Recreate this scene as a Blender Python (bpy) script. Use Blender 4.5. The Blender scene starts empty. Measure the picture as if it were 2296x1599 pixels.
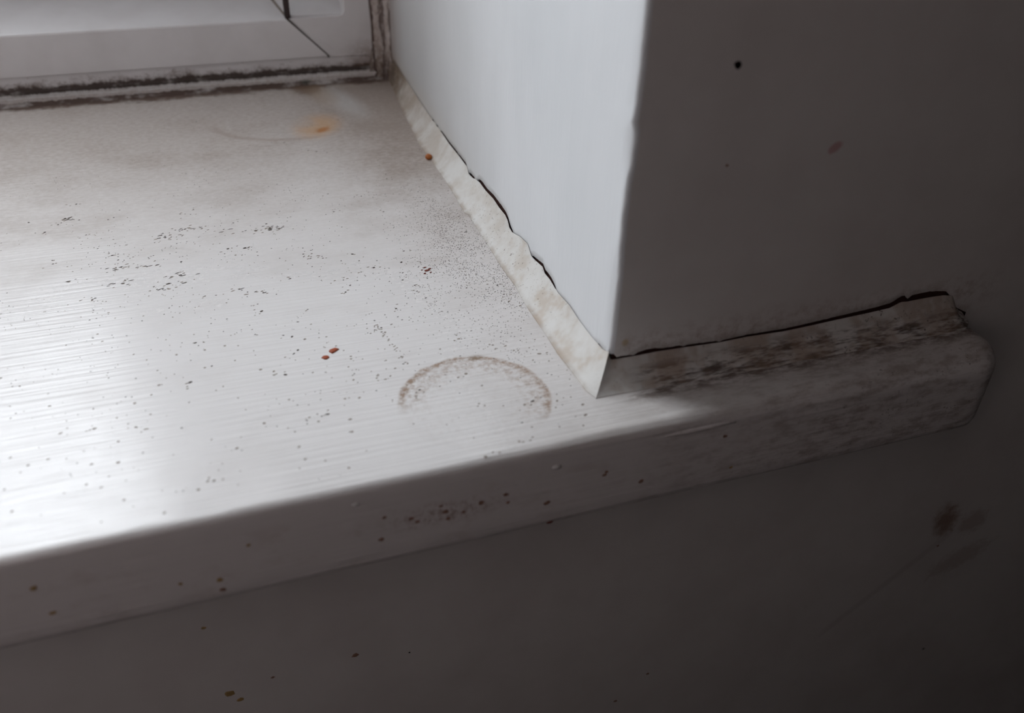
import bpy, bmesh, math, random
import numpy as np
from mathutils import Matrix, Vector, noise as mnoise

# all plan dimensions below are written in "u"; one u is 1.333 mm.
U = 0.0013333
sc = bpy.context.scene
COL = sc.collection

# ------------------------------------------------------------------ camera
cd = bpy.data.cameras.new('camera')
cam = bpy.data.objects.new('camera', cd)
COL.objects.link(cam)
sc.camera = cam
cd.sensor_width = 36.0
cd.sensor_fit = 'HORIZONTAL'
cd.lens = 1963.48 / 2296 * 36.0
cd.clip_start = 0.005
cd.clip_end = 200
cx = Vector((0.94721192, -0.31970285, 0.02407605))
cy = Vector((-0.16406462, -0.54786517, -0.820321))
cz = Vector((0.2754494, 0.77306781, -0.57139636))
m = Matrix.Identity(4)
for i in range(3):
    m[i][0] = cx[i]; m[i][1] = -cy[i]; m[i][2] = -cz[i]
loc = Vector((-70.714, -137.466, 112.5)) * U
for i in range(3):
    m[i][3] = loc[i]
cam.matrix_world = m
cd.dof.use_dof = True
cd.dof.focus_distance = 232 * U
cd.dof.aperture_fstop = 11.0

# ------------------------------------------------------------------ sky, exposure
SKY = 1.0
world = bpy.data.worlds.new('sky')
sc.world = world
world.use_nodes = True
bg = world.node_tree.nodes['Background']
bg.inputs[0].default_value = (0.92, 0.97, 1.02, 1)
bg.inputs[1].default_value = SKY
sc.view_settings.view_transform = 'Standard'
sc.view_settings.look = 'None'
sc.view_settings.gamma = 1.0
sc.view_settings.use_curve_mapping = False
sc.view_settings.exposure = 3.2
sc.cycles.use_light_tree = False
sc.cycles.adaptive_threshold = 0.05
sc.cycles.max_bounces = 4
sc.cycles.diffuse_bounces = 3
sc.cycles.glossy_bounces = 2
sc.cycles.transparent_max_bounces = 12

# a sampling portal filling the window opening (it gives off nothing itself)
pd = bpy.data.lights.new('window_portal', 'AREA')
pd.shape = 'RECTANGLE'
pd.size = 256 * U
pd.size_y = 705 * U
pd.cycles.is_portal = True
po = bpy.data.objects.new('window_portal', pd)
COL.objects.link(po)
po.location = (-266 * U, 305 * U, 485 * U)
po.rotation_euler = (math.radians(-90), 0, 0)

# ------------------------------------------------------------------ helpers
rnd = random.Random(7)


def nz(x, y=0.0, z=0.0):
    return mnoise.noise(Vector((x, y, z)))


def interp(pts):
    pts = sorted(pts)
    xs = [p[0] for p in pts]; ys = [p[1] for p in pts]
    return lambda t: float(np.interp(t, xs, ys))


def new_obj(name, me, mat, parent=None, **props):
    o = bpy.data.objects.new(name, me)
    COL.objects.link(o)
    if mat is not None and len(me.materials) == 0:
        me.materials.append(mat)
    if parent is not None:
        o.parent = parent
    for k, v in props.items():
        o[k] = v
    return o


def mesh(name, vs, fs, mat, parent=None, smooth=True, origin=None, fix=True, **props):
    """vs in u; origin in u becomes the object's location"""
    og = origin or (0, 0, 0)
    me = bpy.data.meshes.new(name)
    me.from_pydata([((v[0] - og[0]) * U, (v[1] - og[1]) * U, (v[2] - og[2]) * U) for v in vs], [], fs)
    if fix:
        bm = bmesh.new(); bm.from_mesh(me)
        bmesh.ops.recalc_face_normals(bm, faces=bm.faces)
        bm.to_mesh(me); bm.free()
    if smooth:
        me.polygons.foreach_set('use_smooth', [True] * len(me.polygons))
    me.update()
    o = new_obj(name, me, mat, parent, **props)
    o.location = Vector(og) * U
    return o


def grid(rows):
    """rows: list of equal-length lists of points -> verts, faces"""
    n = len(rows[0])
    vs = [p for r in rows for p in r]
    fs = []
    for i in range(len(rows) - 1):
        for j in range(n - 1):
            a = i * n + j
            fs.append((a, a + 1, a + n + 1, a + n))
    return vs, fs


def box(x0, x1, y0, y1, z0, z1):
    vs = [(x, y, z) for x in (x0, x1) for y in (y0, y1) for z in (z0, z1)]
    fs = [(0, 1, 3, 2), (4, 6, 7, 5), (0, 4, 5, 1), (2, 3, 7, 6), (0, 2, 6, 4), (1, 5, 7, 3)]
    return vs, fs


def bevel(o, w, seg=3):
    md = o.modifiers.new('edge', 'BEVEL')
    md.width = w * U
    md.segments = seg
    md.limit_method = 'ANGLE'
    md.angle_limit = math.radians(35)
    return o


# ------------------------------------------------------------------ node helper
class NT:
    def __init__(s, name):
        s.mat = bpy.data.materials.new(name)
        s.mat.use_nodes = True
        s.nt = s.mat.node_tree
        s.b = s.nt.nodes['Principled BSDF']
        tc = s.nt.nodes.new('ShaderNodeNewGeometry')
        sc_ = s.nt.nodes.new('ShaderNodeVectorMath'); sc_.operation = 'SCALE'
        s.nt.links.new(tc.outputs['Position'], sc_.inputs[0])
        sc_.inputs['Scale'].default_value = 1.0 / U
        s.p = sc_.outputs[0]
        sp = s.nt.nodes.new('ShaderNodeSeparateXYZ')
        s.nt.links.new(s.p, sp.inputs[0])
        s.x, s.y, s.z = sp.outputs

    def put(s, sock, v):
        if hasattr(v, 'is_output'):
            s.nt.links.new(v, sock)
        elif isinstance(v, (tuple, list)) and sock.type == 'RGBA' and len(v) == 3:
            sock.default_value = (*v, 1)
        else:
            sock.default_value = v

    def m(s, op, a, b=None, c=None, clamp=False):
        n = s.nt.nodes.new('ShaderNodeMath'); n.operation = op; n.use_clamp = clamp
        for i, v in enumerate((a, b, c)):
            if v is not None:
                s.put(n.inputs[i], v)
        return n.outputs[0]

    def add(s, a, b): return s.m('ADD', a, b)
    def sub(s, a, b): return s.m('SUBTRACT', a, b)
    def mul(s, a, b): return s.m('MULTIPLY', a, b)
    def mx(s, a, b): return s.m('MAXIMUM', a, b)
    def mn(s, a, b): return s.m('MINIMUM', a, b)

    def ss(s, v, a, b, lo=0.0, hi=1.0):
        """smoothstep of v from a to b giving lo..hi"""
        n = s.nt.nodes.new('ShaderNodeMapRange'); n.interpolation_type = 'SMOOTHSTEP'
        s.put(n.inputs['Value'], v)
        if a > b:
            a, b, lo, hi = b, a, hi, lo
        n.inputs['From Min'].default_value = a; n.inputs['From Max'].default_value = b
        n.inputs['To Min'].default_value = lo; n.inputs['To Max'].default_value = hi
        return n.outputs[0]

    def band(s, v, c, w, soft):
        """1 inside c-w..c+w, fading over soft"""
        d = s.m('ABSOLUTE', s.sub(v, c))
        return s.ss(d, w + soft, w)

    def vec(s, scale, off=(0, 0, 0)):
        n = s.nt.nodes.new('ShaderNodeMapping')
        s.nt.links.new(s.p, n.inputs[0])
        n.inputs['Scale'].default_value = scale
        n.inputs['Location'].default_value = off
        return n.outputs[0]

    def noise(s, scale=(1, 1, 1), detail=4, rough=0.55, off=(0, 0, 0), dist=0.0):
        n = s.nt.nodes.new('ShaderNodeTexNoise')
        s.nt.links.new(s.vec(scale, off), n.inputs['Vector'])
        n.inputs['Scale'].default_value = 1.0
        n.inputs['Detail'].default_value = min(detail, 3)
        n.inputs['Roughness'].default_value = rough
        n.inputs['Distortion'].default_value = dist
        return n.outputs[0]

    def dist2(s, a, b, ca, cb, ra=1.0, rb=1.0, rot=0.0):
        """elliptic distance in two coordinates"""
        da = s.sub(a, ca); db = s.sub(b, cb)
        if rot:
            c, q = math.cos(rot), math.sin(rot)
            da, db = s.add(s.mul(da, c), s.mul(db, q)), s.sub(s.mul(db, c), s.mul(da, q))
        da = s.mul(da, 1.0 / ra); db = s.mul(db, 1.0 / rb)
        return s.m('SQRT', s.add(s.mul(da, da), s.mul(db, db)))

    def mix(s, fac, a, b):
        n = s.nt.nodes.new('ShaderNodeMix'); n.data_type = 'RGBA'
        s.put(n.inputs[0], fac); s.put(n.inputs[6], a); s.put(n.inputs[7], b)
        return n.outputs[2]

    def bump(s, h, strength=0.2, dist=0.1, normal=None):
        n = s.nt.nodes.new('ShaderNodeBump')
        n.inputs['Strength'].default_value = strength
        n.inputs['Distance'].default_value = dist * U
        s.put(n.inputs['Height'], h)
        if normal is not None:
            s.nt.links.new(normal, n.inputs['Normal'])
        return n.outputs[0]

    def done(s, col, rough=0.4, normal=None, spec=0.5):
        s.put(s.b.inputs['Base Color'], col)
        s.put(s.b.inputs['Roughness'], rough)
        s.b.inputs['Specular IOR Level'].default_value = spec
        if normal is not None:
            s.nt.links.new(normal, s.b.inputs['Normal'])
        return s.mat


WHITE = (0.80, 0.80, 0.79)
BROWN = (0.16, 0.085, 0.045)
MOULD = (0.030, 0.016, 0.012)


def plain(name, col, rough=0.5, var=0.08, scale=0.2, spec=0.5):
    t = NT(name)
    dark = tuple(c * (1 - var) for c in col)
    if scale < 0.08:      # broad surfaces of room and garden
        t.b.inputs['Specular IOR Level'].default_value = 0.0
        return t.done(t.mix(t.noise((scale,) * 3, 1), dark, col), rough, None, 0.0)
    n = t.noise((scale,) * 3, 3)
    return t.done(t.mix(n, dark, col), rough, t.bump(t.noise((scale * 4,) * 3, 3), 0.15, 0.1), spec)


# --- gloss white sill paint with its stains
def sill_paint():
    t = NT('sill_paint')
    # brush strokes run along the board
    streak = t.noise((0.02, 0.9, 0.9), 3, 0.6)
    streak2 = t.noise((0.05, 2.6, 2.6), 2, 0.5, (9, 3, 1))
    fine = t.noise((1.6, 2.2, 2.2), 3, 0.6)
    top = t.ss(t.z, -2.5, -0.6)
    # grey-brown dirt blotches with shade painted in, thicker at the back and beside bead
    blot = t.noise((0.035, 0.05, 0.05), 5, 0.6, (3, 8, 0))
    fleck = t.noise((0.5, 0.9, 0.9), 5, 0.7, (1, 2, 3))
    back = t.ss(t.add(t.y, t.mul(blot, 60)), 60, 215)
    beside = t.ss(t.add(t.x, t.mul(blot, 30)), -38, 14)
    dirt_shade = t.add(t.mul(back, 0.86), t.mul(beside, 0.30))
    dirt_shade = t.mul(dirt_shade, t.ss(fleck, 0.25, 0.75, 0.72, 1.08))
    dirt_shade = t.add(dirt_shade, t.mul(t.ss(blot, 0.48, 0.75), 0.10))
    dirt_shade = t.mul(dirt_shade, top)
    col = t.mix(dirt_shade, (0.82, 0.795, 0.785), (0.36, 0.30, 0.26))
    # wiped patch near the corner
    wipe = t.mul(t.ss(t.dist2(t.x, t.y, -24, 195, 6.5, 22, 0.25), 1.3, 0.3), 0.38)
    col = t.mix(wipe, col, (0.70, 0.71, 0.71))
    # cup ring near the front
    wob = t.mul(t.sub(t.noise((0.25, 0.25, 0.25), 4), 0.5), 1.6)
    r = t.add(t.dist2(t.x, t.y, -29.0, 1.8), wob)
    mott = t.noise((0.7, 0.7, 0.7), 5, 0.75, (5, 5, 5))
    edge = t.mul(t.ss(r, 13.6, 15.6), t.ss(r, 16.5, 15.8))
    inner = t.mul(t.mul(t.ss(r, 8.0, 13.0), t.ss(r, 16.2, 15.6)), t.ss(mott, 0.40, 0.62))
    arc = t.mx(t.ss(t.add(t.y, t.mul(t.x, 0.42)), -19, -9), 0.05)
    ring = t.mul(t.add(t.mul(edge, t.ss(mott, 0.3, 0.65, 0.18, 0.62)), t.mul(inner, 0.5)), arc)
    ring = t.add(ring, t.mul(t.mul(t.ss(r, 16, 12), t.ss(mott, 0.5, 0.75)), 0.16))
    knot = t.mul(t.ss(t.dist2(t.x, t.y, -24.5, 16.6, 2.0, 1.3), 1.3, 0.2), t.ss(mott, 0.3, 0.6))
    col = t.mix(t.mul(ring, top), col, (0.37, 0.265, 0.20))
    col = t.mix(t.mul(knot, 0.75), col, (0.22, 0.15, 0.09))
    # faint older ring at the back with its rust patch
    r2 = t.add(t.dist2(t.x, t.y, -44.0, 181.5, 28.5, 21.5), t.mul(wob, 0.06))
    ring2 = t.mul(t.mul(t.ss(r2, 0.90, 0.99), t.ss(r2, 1.09, 1.0)), t.mul(t.ss(t.y, 188, 170), t.ss(t.x, -30, -45)))
    col = t.mix(t.mul(ring2, 0.38), col, (0.27, 0.18, 0.13))
    rr = t.add(t.dist2(t.x, t.y, -37.0, 171.0, 9.5, 14.0, -0.35), t.mul(t.sub(mott, 0.5), 0.7))
    rust = t.ss(rr, 1.15, 0.35)
    hollow = t.ss(t.add(t.dist2(t.x, t.y, -41, 175, 4.5, 6), t.mul(t.sub(mott, 0.5), 0.8)), 1.2, 0.4)
    col = t.mix(t.mul(t.mul(rust, 0.55), t.sub(1.0, t.mul(hollow, 0.6))), col, (0.58, 0.32, 0.13))
    core = t.ss(t.add(t.dist2(t.x, t.y, -35.8, 166.5, 4.2, 2.6, 0.75), t.mul(t.sub(mott, 0.5), 1.0)), 1.1, 0.25)
    col = t.mix(t.mul(core, 0.85), col, (0.42, 0.16, 0.035))
    # mould creeping out from the frame joint
    edgey = t.add(t.y, t.mul(t.sub(t.noise((0.12, 0.12, 0.12), 5, 0.7), 0.5), 14))
    mb = t.ss(edgey, 211.5, 216.0)
    col = t.mix(t.mul(mb, 0.92), col, (0.10, 0.052, 0.032))
    pat = t.ss(t.add(t.dist2(t.x, t.y, -34.7, 213.5, 7.0, 10.0), t.mul(t.sub(mott, 0.5), 1.3)), 1.15, 0.45)
    col = t.mix(t.mul(pat, 0.8), col, (0.15, 0.085, 0.045))
    run = t.mul(t.ss(t.dist2(t.x, t.y, -30, 203, 6, 15, 0.12), 1.2, 0.3), 0.45)
    col = t.mix(run, col, (0.40, 0.30, 0.21))
    # dust, mould and scuffs on the horn beyond the corner
    horn = t.ss(t.x, -2, 8)
    hb = t.noise((0.16, 0.45, 0.45), 6, 0.75, (4, 0, 7))
    hband = t.mul(t.mul(t.ss(t.y, -10.5, -6.0), horn), t.ss(hb, 0.36, 0.62))
    col = t.mix(t.mul(hband, 0.85), col, (0.10, 0.060, 0.040))
    hdust = t.mul(horn, t.ss(hb, 0.40, 0.72, 0.05, 0.55))
    col = t.mix(t.mul(hdust, t.ss(t.x, 0, 60, 0.45, 1.0)), col, (0.23, 0.165, 0.13))
    hdot = t.noise((0.9, 0.9, 0.9), 4, 0.8, (2, 7, 7))
    col = t.mix(t.mul(t.mul(horn, t.ss(t.x, 20, 70, 0.2, 0.8)), t.ss(hdot, 0.60, 0.72)), col, (0.10, 0.065, 0.05))
    # brownish finger marks and splashes on the front edge
    fm = t.noise((0.10, 0.16, 0.16), 6, 0.7, (6, 1, 2))
    ff = t.mul(t.ss(t.z, -3.5, -7.0), t.ss(fm, 0.50, 0.72))
    col = t.mix(t.mul(ff, 0.14), col, (0.33, 0.20, 0.13))
    st = t.ss(t.dist2(t.x, t.z, -41, -11, 13, 3.5), 1.25, 0.2)
    col = t.mix(t.mul(t.mul(st, t.ss(mott, 0.42, 0.68)), 0.55), col, (0.26, 0.14, 0.09))
    h = t.add(t.mul(streak, 1.0), t.mul(streak2, 0.25))
    h = t.add(h, t.mul(fine, 0.06))
    bumpn = t.bump(h, 0.25, 1.0)
    dirt_shade_r = t.ss(dirt_shade, 0.0, 0.4, 0.20, 0.5)
    return t.done(col, t.add(dirt_shade_r, t.mul(t.sub(fleck, 0.5), 0.12)), bumpn)


def reveal_paint():
    t = NT('reveal_paint')
    n = t.noise((0.02, 0.03, 0.012), 5, 0.6)
    col = t.mix(t.ss(n, 0.3, 0.75), (0.79, 0.81, 0.83), (0.74, 0.765, 0.785))
    depth_shade = t.mul(t.ss(t.add(t.y, t.mul(n, 40)), 60, 215), 0.78)  # painted shade: reveal colour greys towards the window frame
    col = t.mix(depth_shade, col, (0.44, 0.43, 0.42))
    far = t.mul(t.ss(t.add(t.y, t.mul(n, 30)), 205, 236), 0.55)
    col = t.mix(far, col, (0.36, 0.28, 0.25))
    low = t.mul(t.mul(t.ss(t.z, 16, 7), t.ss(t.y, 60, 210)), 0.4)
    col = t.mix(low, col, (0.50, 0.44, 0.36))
    sp = t.noise((0.45, 0.45, 0.30), 3, 0.8, (5, 5, 2))
    col = t.mix(t.mul(t.ss(sp, 0.735, 0.79), 0.5), col, (0.30, 0.28, 0.27))
    h = t.add(t.noise((0.25, 0.9, 0.10), 4, 0.6), t.mul(t.noise((0.04, 0.05, 0.05), 3), 2))
    return t.done(col, 0.5, t.bump(h, 0.18, 0.6))


def wall_paint():
    t = NT('wall_paint')
    n = t.noise((0.03, 0.03, 0.03), 5, 0.6)
    col = t.mix(t.ss(n, 0.3, 0.75), (0.80, 0.78, 0.76), (0.73, 0.70, 0.68))
    mott = t.noise((0.35, 0.35, 0.35), 5, 0.75, (3, 1, 5))
    # old splash below the sill end
    sp = t.ss(t.add(t.dist2(t.x, t.z, 121, -79, 5.5, 9, 0.35), t.mul(t.sub(mott, 0.5), 1.3)), 1.1, 0.3)
    col = t.mix(t.mul(sp, 0.7), col, (0.20, 0.09, 0.03))
    sp2 = t.ss(t.add(t.dist2(t.x, t.z, 133, -83, 7, 6), t.mul(t.sub(mott, 0.5), 1.8)), 1.1, 0.4)
    col = t.mix(t.mul(sp2, 0.35), col, (0.25, 0.13, 0.07))
    sp3 = t.ss(t.add(t.dist2(t.x, t.z, 134, -100, 14, 6, 0.35), t.mul(t.sub(mott, 0.5), 1.8)), 1.1, 0.4)
    col = t.mix(t.mul(sp3, 0.3), col, (0.25, 0.15, 0.10))
    # pink smear beside the window
    pk = t.ss(t.add(t.dist2(t.x, t.z, 45.5, 48.4, 2.1, 1.2, 0.45), t.mul(t.sub(mott, 0.5), 0.8)), 1.1, 0.5)
    col = t.mix(t.mul(pk, 0.6), col, (0.52, 0.20, 0.22))
    ye = t.ss(t.add(t.dist2(t.x, t.z, 3.7, 9.4, 1.0, 1.2), t.mul(t.sub(mott, 0.5), 0.8)), 1.1, 0.4)
    col = t.mix(t.mul(ye, 0.6), col, (0.50, 0.36, 0.10))
    # grubby line just over the crack
    gr = t.mul(t.mul(t.ss(t.z, 14, 7.5), t.ss(t.z, -2, 2)), t.ss(mott, 0.4, 0.7))
    gr = t.mul(gr, t.mul(t.ss(t.x, 110, 92), t.ss(t.x, 0, 4)))
    col = t.mix(t.mul(gr, 0.45), col, (0.30, 0.20, 0.15))
    # thin diagonal scrape
    d = t.add(t.mul(t.sub(t.x, 108), 0.66), t.mul(t.sub(t.z, -101), -0.75))
    dl = t.mul(t.band(d, 0.0, 0.6, 1.6), t.mul(t.band(t.x, 106, 16, 8), t.ss(t.z, -60, -84)))
    col = t.mix(t.mul(dl, 0.2), col, (0.35, 0.30, 0.28))
    h = t.add(t.noise((0.12, 0.12, 1.1), 4, 0.6), t.mul(t.noise((0.06, 0.06, 0.06), 3), 1.5))
    return t.done(col, 0.5, t.bump(h, 0.16, 0.5))


def filler_mat(name, wallside):
    t = NT(name)
    a = t.x if wallside else t.y
    n = t.noise((0.10, 0.10, 0.10), 6, 0.7, (2, 2, 2))
    f = t.noise((0.6, 0.6, 0.6), 5, 0.75, (7, 0, 1))
    col = t.mix(t.ss(n, 0.35, 0.7), (0.71, 0.70, 0.675), (0.60, 0.56, 0.51))
    if wallside:
        hb = t.noise((0.11, 0.55, 0.55), 6, 0.75, (4, 0, 7))
        mid = t.mul(t.ss(t.z, 5.0, 2.2), t.ss(t.x, 2, 12))
        col = t.mix(t.mul(t.mul(mid, t.ss(hb, 0.40, 0.62)), 0.9), col, (0.085, 0.050, 0.035))
        col = t.mix(t.mul(t.ss(n, 0.38, 0.62), 0.5), col, (0.38, 0.28, 0.21))
        dot = t.noise((0.8, 0.8, 0.8), 4, 0.8, (2, 7, 7))
        col = t.mix(t.mul(t.ss(dot, 0.60, 0.70), t.ss(t.x, 10, 60, 0.3, 0.85)), col, (0.07, 0.045, 0.035))
    else:
        # dirt caught along the foot, and browner towards the frame
        dirty = t.mul(t.ss(t.y, 90, 200), t.ss(n, 0.25, 0.6, 0.55, 1.0))
        col = t.mix(t.mul(dirty, 0.75), col, (0.27, 0.20, 0.14))
        dark = t.mul(t.ss(t.add(t.y, t.mul(n, 14)), 190, 212), t.ss(f, 0.3, 0.62, 0.45, 0.95))
        col = t.mix(dark, col, (0.13, 0.085, 0.055))
        foot = t.mul(t.ss(t.z, 1.0, 0.2), t.ss(n, 0.34, 0.58, 0.3, 1.0))
        col = t.mix(t.mul(foot, 0.5), col, (0.27, 0.19, 0.135))
        dot = t.noise((1.3, 1.3, 1.3), 3, 0.7, (2, 7, 7))
        zone = t.mul(t.ss(t.y, 110, 80), t.ss(t.y, 12, 40))
        col = t.mix(t.mul(t.mul(t.ss(dot, 0.60, 0.70), 0.75), t.mx(zone, 0.15)), col, (0.17, 0.125, 0.10))
        tan = t.mul(t.mul(t.ss(n, 0.5, 0.62), t.ss(t.y, 70, 30)), 0.25)
        col = t.mix(tan, col, (0.50, 0.37, 0.26))
    h = t.add(t.mul(n, 0.6), t.mul(f, 0.5))
    return t.done(col, 0.6, t.bump(h, 0.15, 0.5), 0.35)


def frame_sealant_mat():
    """white bead between two black lines of mould; v runs across the bead"""
    t = NT('frame_sealant')
    n = t.noise((0.09, 0.09, 0.09), 6, 0.7, (1, 4, 2))
    f = t.noise((0.5, 0.5, 0.5), 5, 0.8, (8, 0, 1))
    col = t.mix(t.ss(f, 0.35, 0.75), (0.80, 0.77, 0.75), (0.62, 0.56, 0.52))
    w = t.mul(t.sub(f, 0.5), 1.6)
    up = t.ss(t.add(t.z, w), 2.75, 3.3)
    dn = t.mul(t.ss(t.add(t.z, w), 1.35, 0.85), t.ss(n, 0.30, 0.52, 0.35, 1.0))
    upm = t.mul(up, t.ss(n, 0.28, 0.5, 0.45, 1.0))
    col = t.mix(t.mul(upm, 0.95), col, (0.040, 0.022, 0.015))
    col = t.mix(t.mul(dn, 0.93), col, (0.075, 0.036, 0.022))
    g = t.mul(t.mul(t.ss(t.dist2(t.x, t.z, -34.6, 0.9, 2.6, 0.8), 1.2, 0.5), t.ss(f, 0.35, 0.6)), 0.6)
    col = t.mix(g, col, (0.05, 0.085, 0.065))
    return t.done(col, 0.55, t.bump(t.add(n, f), 0.4, 0.5), 0.35)


def corner_sealant_mat():
    t = NT('corner_sealant')
    n = t.noise((0.25, 0.25, 0.10), 6, 0.7, (1, 4, 2), 0.6)
    f = t.noise((0.5, 0.5, 0.3), 5, 0.8, (8, 0, 1))
    col = t.mix(t.ss(f, 0.35, 0.75), (0.58, 0.52, 0.49), (0.36, 0.28, 0.24))
    low = t.ss(t.z, 18, 3)
    col = t.mix(t.mul(low, t.ss(f, 0.32, 0.6, 0.3, 0.85)), col, (0.13, 0.085, 0.055))
    wx = t.add(t.x, t.mul(t.sub(n, 0.5), 5.0))
    for c, wd, k in ((-6.6, 0.35, 0.92), (-2.4, 0.30, 0.75), (0.2, 0.3, 0.75)):
        ln = t.mul(t.band(wx, c, wd, 0.6), t.ss(f, 0.28, 0.5, 0.35, 1.0))
        col = t.mix(t.mul(ln, k), col, (0.055, 0.026, 0.018))
    return t.done(col, 0.55, t.bump(t.add(n, f), 0.4, 0.5), 0.35)


def pvc(name, grime=0.0):
    t = NT(name)
    n = t.noise((0.05, 0.05, 0.05), 5, 0.65)
    col = t.mix(t.ss(n, 0.3, 0.75), (0.80, 0.78, 0.785), (0.74, 0.715, 0.715))
    f = t.noise((0.25, 0.25, 0.35), 5, 0.75, (3, 3, 1))
    lw = t.mul(t.ss(t.add(t.z, t.mul(t.sub(f, 0.5), 9)), 8.0, 3.8), 0.85)
    col = t.mix(lw, col, (0.14, 0.085, 0.06))
    bl = t.ss(t.add(t.z, t.mul(t.sub(f, 0.5), 4)), 6.0, 4.9)
    col = t.mix(t.mul(bl, 0.9), col, (0.045, 0.025, 0.018))
    sp = t.mul(t.ss(t.noise((0.35, 0.35, 0.45), 4, 0.8, (9, 2, 4)), 0.62, 0.72), t.ss(t.z, 11, 6))
    col = t.mix(t.mul(sp, 0.7), col, (0.22, 0.15, 0.11))
    # brown traces in the lower corner of the frame
    cr = t.ss(t.add(t.dist2(t.x, t.z, -6, 8, 14, 8), t.mul(t.sub(f, 0.5), 1.5)), 1.2, 0.3)
    col = t.mix(t.mul(t.mul(cr, t.ss(f, 0.35, 0.6, 0.25, 1.0)), 0.6), col, (0.22, 0.14, 0.10))
    if grime:
        col = t.mix(t.mul(t.ss(f, 0.4, 0.7), grime), col, (0.35, 0.27, 0.22))
    return t.done(col, 0.35, t.bump(n, 0.05, 0.3))


M = {
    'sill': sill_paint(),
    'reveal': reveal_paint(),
    'wall': wall_paint(),
    'filler_reveal': filler_mat('filler_beside_reveal', False),
    'filler_wall': filler_mat('filler_under_wall', True),
    'frame_sealant': frame_sealant_mat(),
    'corner_sealant': corner_sealant_mat(),
    'pvc': pvc('white_plastic'),
    'crack': plain('crack_dirt', (0.085, 0.040, 0.034), 0.9, 0.4, 0.4, 0.1),
    'gasket': plain('dark_gasket', (0.055, 0.035, 0.035), 0.7, 0.4, 0.3),
    'joint': plain('joint_dirt', (0.07, 0.045, 0.035), 0.9, 0.5, 0.4, 0.1),
    'speck': plain('dark_speck', (0.11, 0.088, 0.075), 0.8, 0.5, 1.2, 0.2),
    'dust': plain('grey_speck', (0.40, 0.34, 0.29), 0.8, 0.4, 1.2, 0.2),
    'splash': plain('brown_splash', (0.38, 0.23, 0.17), 0.6, 0.4, 1.0, 0.3),
    'yellow': plain('yellow_splash', (0.50, 0.34, 0.14), 0.6, 0.4, 1.0, 0.3),
    'orange': plain('orange_crumb', (0.50, 0.15, 0.03), 0.6, 0.4, 0.9, 0.4),
    'rust': plain('rust_flake', (0.40, 0.085, 0.03), 0.6, 0.3, 0.9, 0.4),
    'darkred': plain('dark_red_fleck', (0.22, 0.06, 0.04), 0.7, 0.4, 0.9, 0.3),
    'black': plain('black_hole', (0.008, 0.005, 0.005), 0.9, 0.3, 0.9, 0.1),
    'nib': plain('paint_nib', WHITE, 0.3, 0.03, 0.9),
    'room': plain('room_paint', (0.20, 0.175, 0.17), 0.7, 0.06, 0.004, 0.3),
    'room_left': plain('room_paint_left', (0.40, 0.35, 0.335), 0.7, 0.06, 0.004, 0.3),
    'carpet': plain('carpet', (0.06, 0.042, 0.036), 0.95, 0.3, 0.05, 0.1),
    'bounce_cabinet': plain('cream_bounce_cabinet', (0.90, 0.74, 0.71), 0.5, 0.03, 0.004, 0.3),
    'blocker_wardrobe': plain('dark_wood', (0.020, 0.014, 0.010), 0.6, 0.4, 0.01, 0.3),
    'render': plain('grey_render', (0.26, 0.25, 0.24), 0.9, 0.2, 0.003, 0.2),
    'slate': plain('slate', (0.10, 0.10, 0.11), 0.8, 0.3, 0.003, 0.3),
    'lawn': plain('lawn', (0.08, 0.10, 0.05), 0.95, 0.4, 0.002, 0.1),
}
g = NT('window_glass')
for n_ in list(g.nt.nodes):
    if n_.type == 'BSDF_PRINCIPLED':
        g.nt.nodes.remove(n_)
tr = g.nt.nodes.new('ShaderNodeBsdfTransparent')
gl = g.nt.nodes.new('ShaderNodeBsdfGlossy'); gl.inputs['Roughness'].default_value = 0.02
ms = g.nt.nodes.new('ShaderNodeMixShader')
ms.inputs[0].default_value = 0.05
g.nt.links.new(tr.outputs[0], ms.inputs[1]); g.nt.links.new(gl.outputs[0], ms.inputs[2])
g.nt.links.new(ms.outputs[0], g.nt.nodes['Material Output'].inputs[0])
M['glass'] = g.mat

# ------------------------------------------------------------------ measured outlines (u)
WL = -430.0            # left side of the window opening
WH = 950.0             # head of the opening
FY = 222.0             # room face of the window frame
NOSE = -17.3
HORN = 97.5
FOOT = [(222, -1.2), (218.28, -1.36), (197.75, -2.9), (176.29, -4.43), (142.93, -6.31), (129.01, -5.8), (111.46, -5.69),
        (98.84, -5.9), (88.09, -6.34), (86.59, -5.42), (82.12, -5.66), (70.85, -5.65), (65.95, -5.76), (55.6, -6.05),
        (44.11, -5.73), (33.7, -6.28), (21.64, -6.1), (12.7, -6.3), (5.39, -5.87), (-2.15, -5.61), (-5.09, -4.49)]
TOP = [(222, 9.5), (203.2, 8.79), (186.58, 7.77), (172.48, 6.88), (156.02, 6.17), (147.9, 6.28), (136.63, 6.24), (127.66, 5.89),
       (116.46, 6.27), (107.4, 6.33), (105.0, 4.6), (101.15, 5.12), (93.75, 6.8), (87.54, 6.79), (80.32, 7.46), (74.59, 7.17),
       (69.47, 7.37), (67.11, 6.73), (65.47, 5.3), (62.77, 4.9), (57.81, 6.58), (51.22, 7.53), (48.28, 5.75), (45.32, 6.07),
       (39.92, 7.02), (38.21, 6.05), (34.82, 6.28), (31.11, 5.85), (29.26, 5.41), (21.92, 6.24), (15.29, 5.76), (8.59, 5.91),
       (2.78, 6.39), (0.0, 7.6)]
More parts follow.
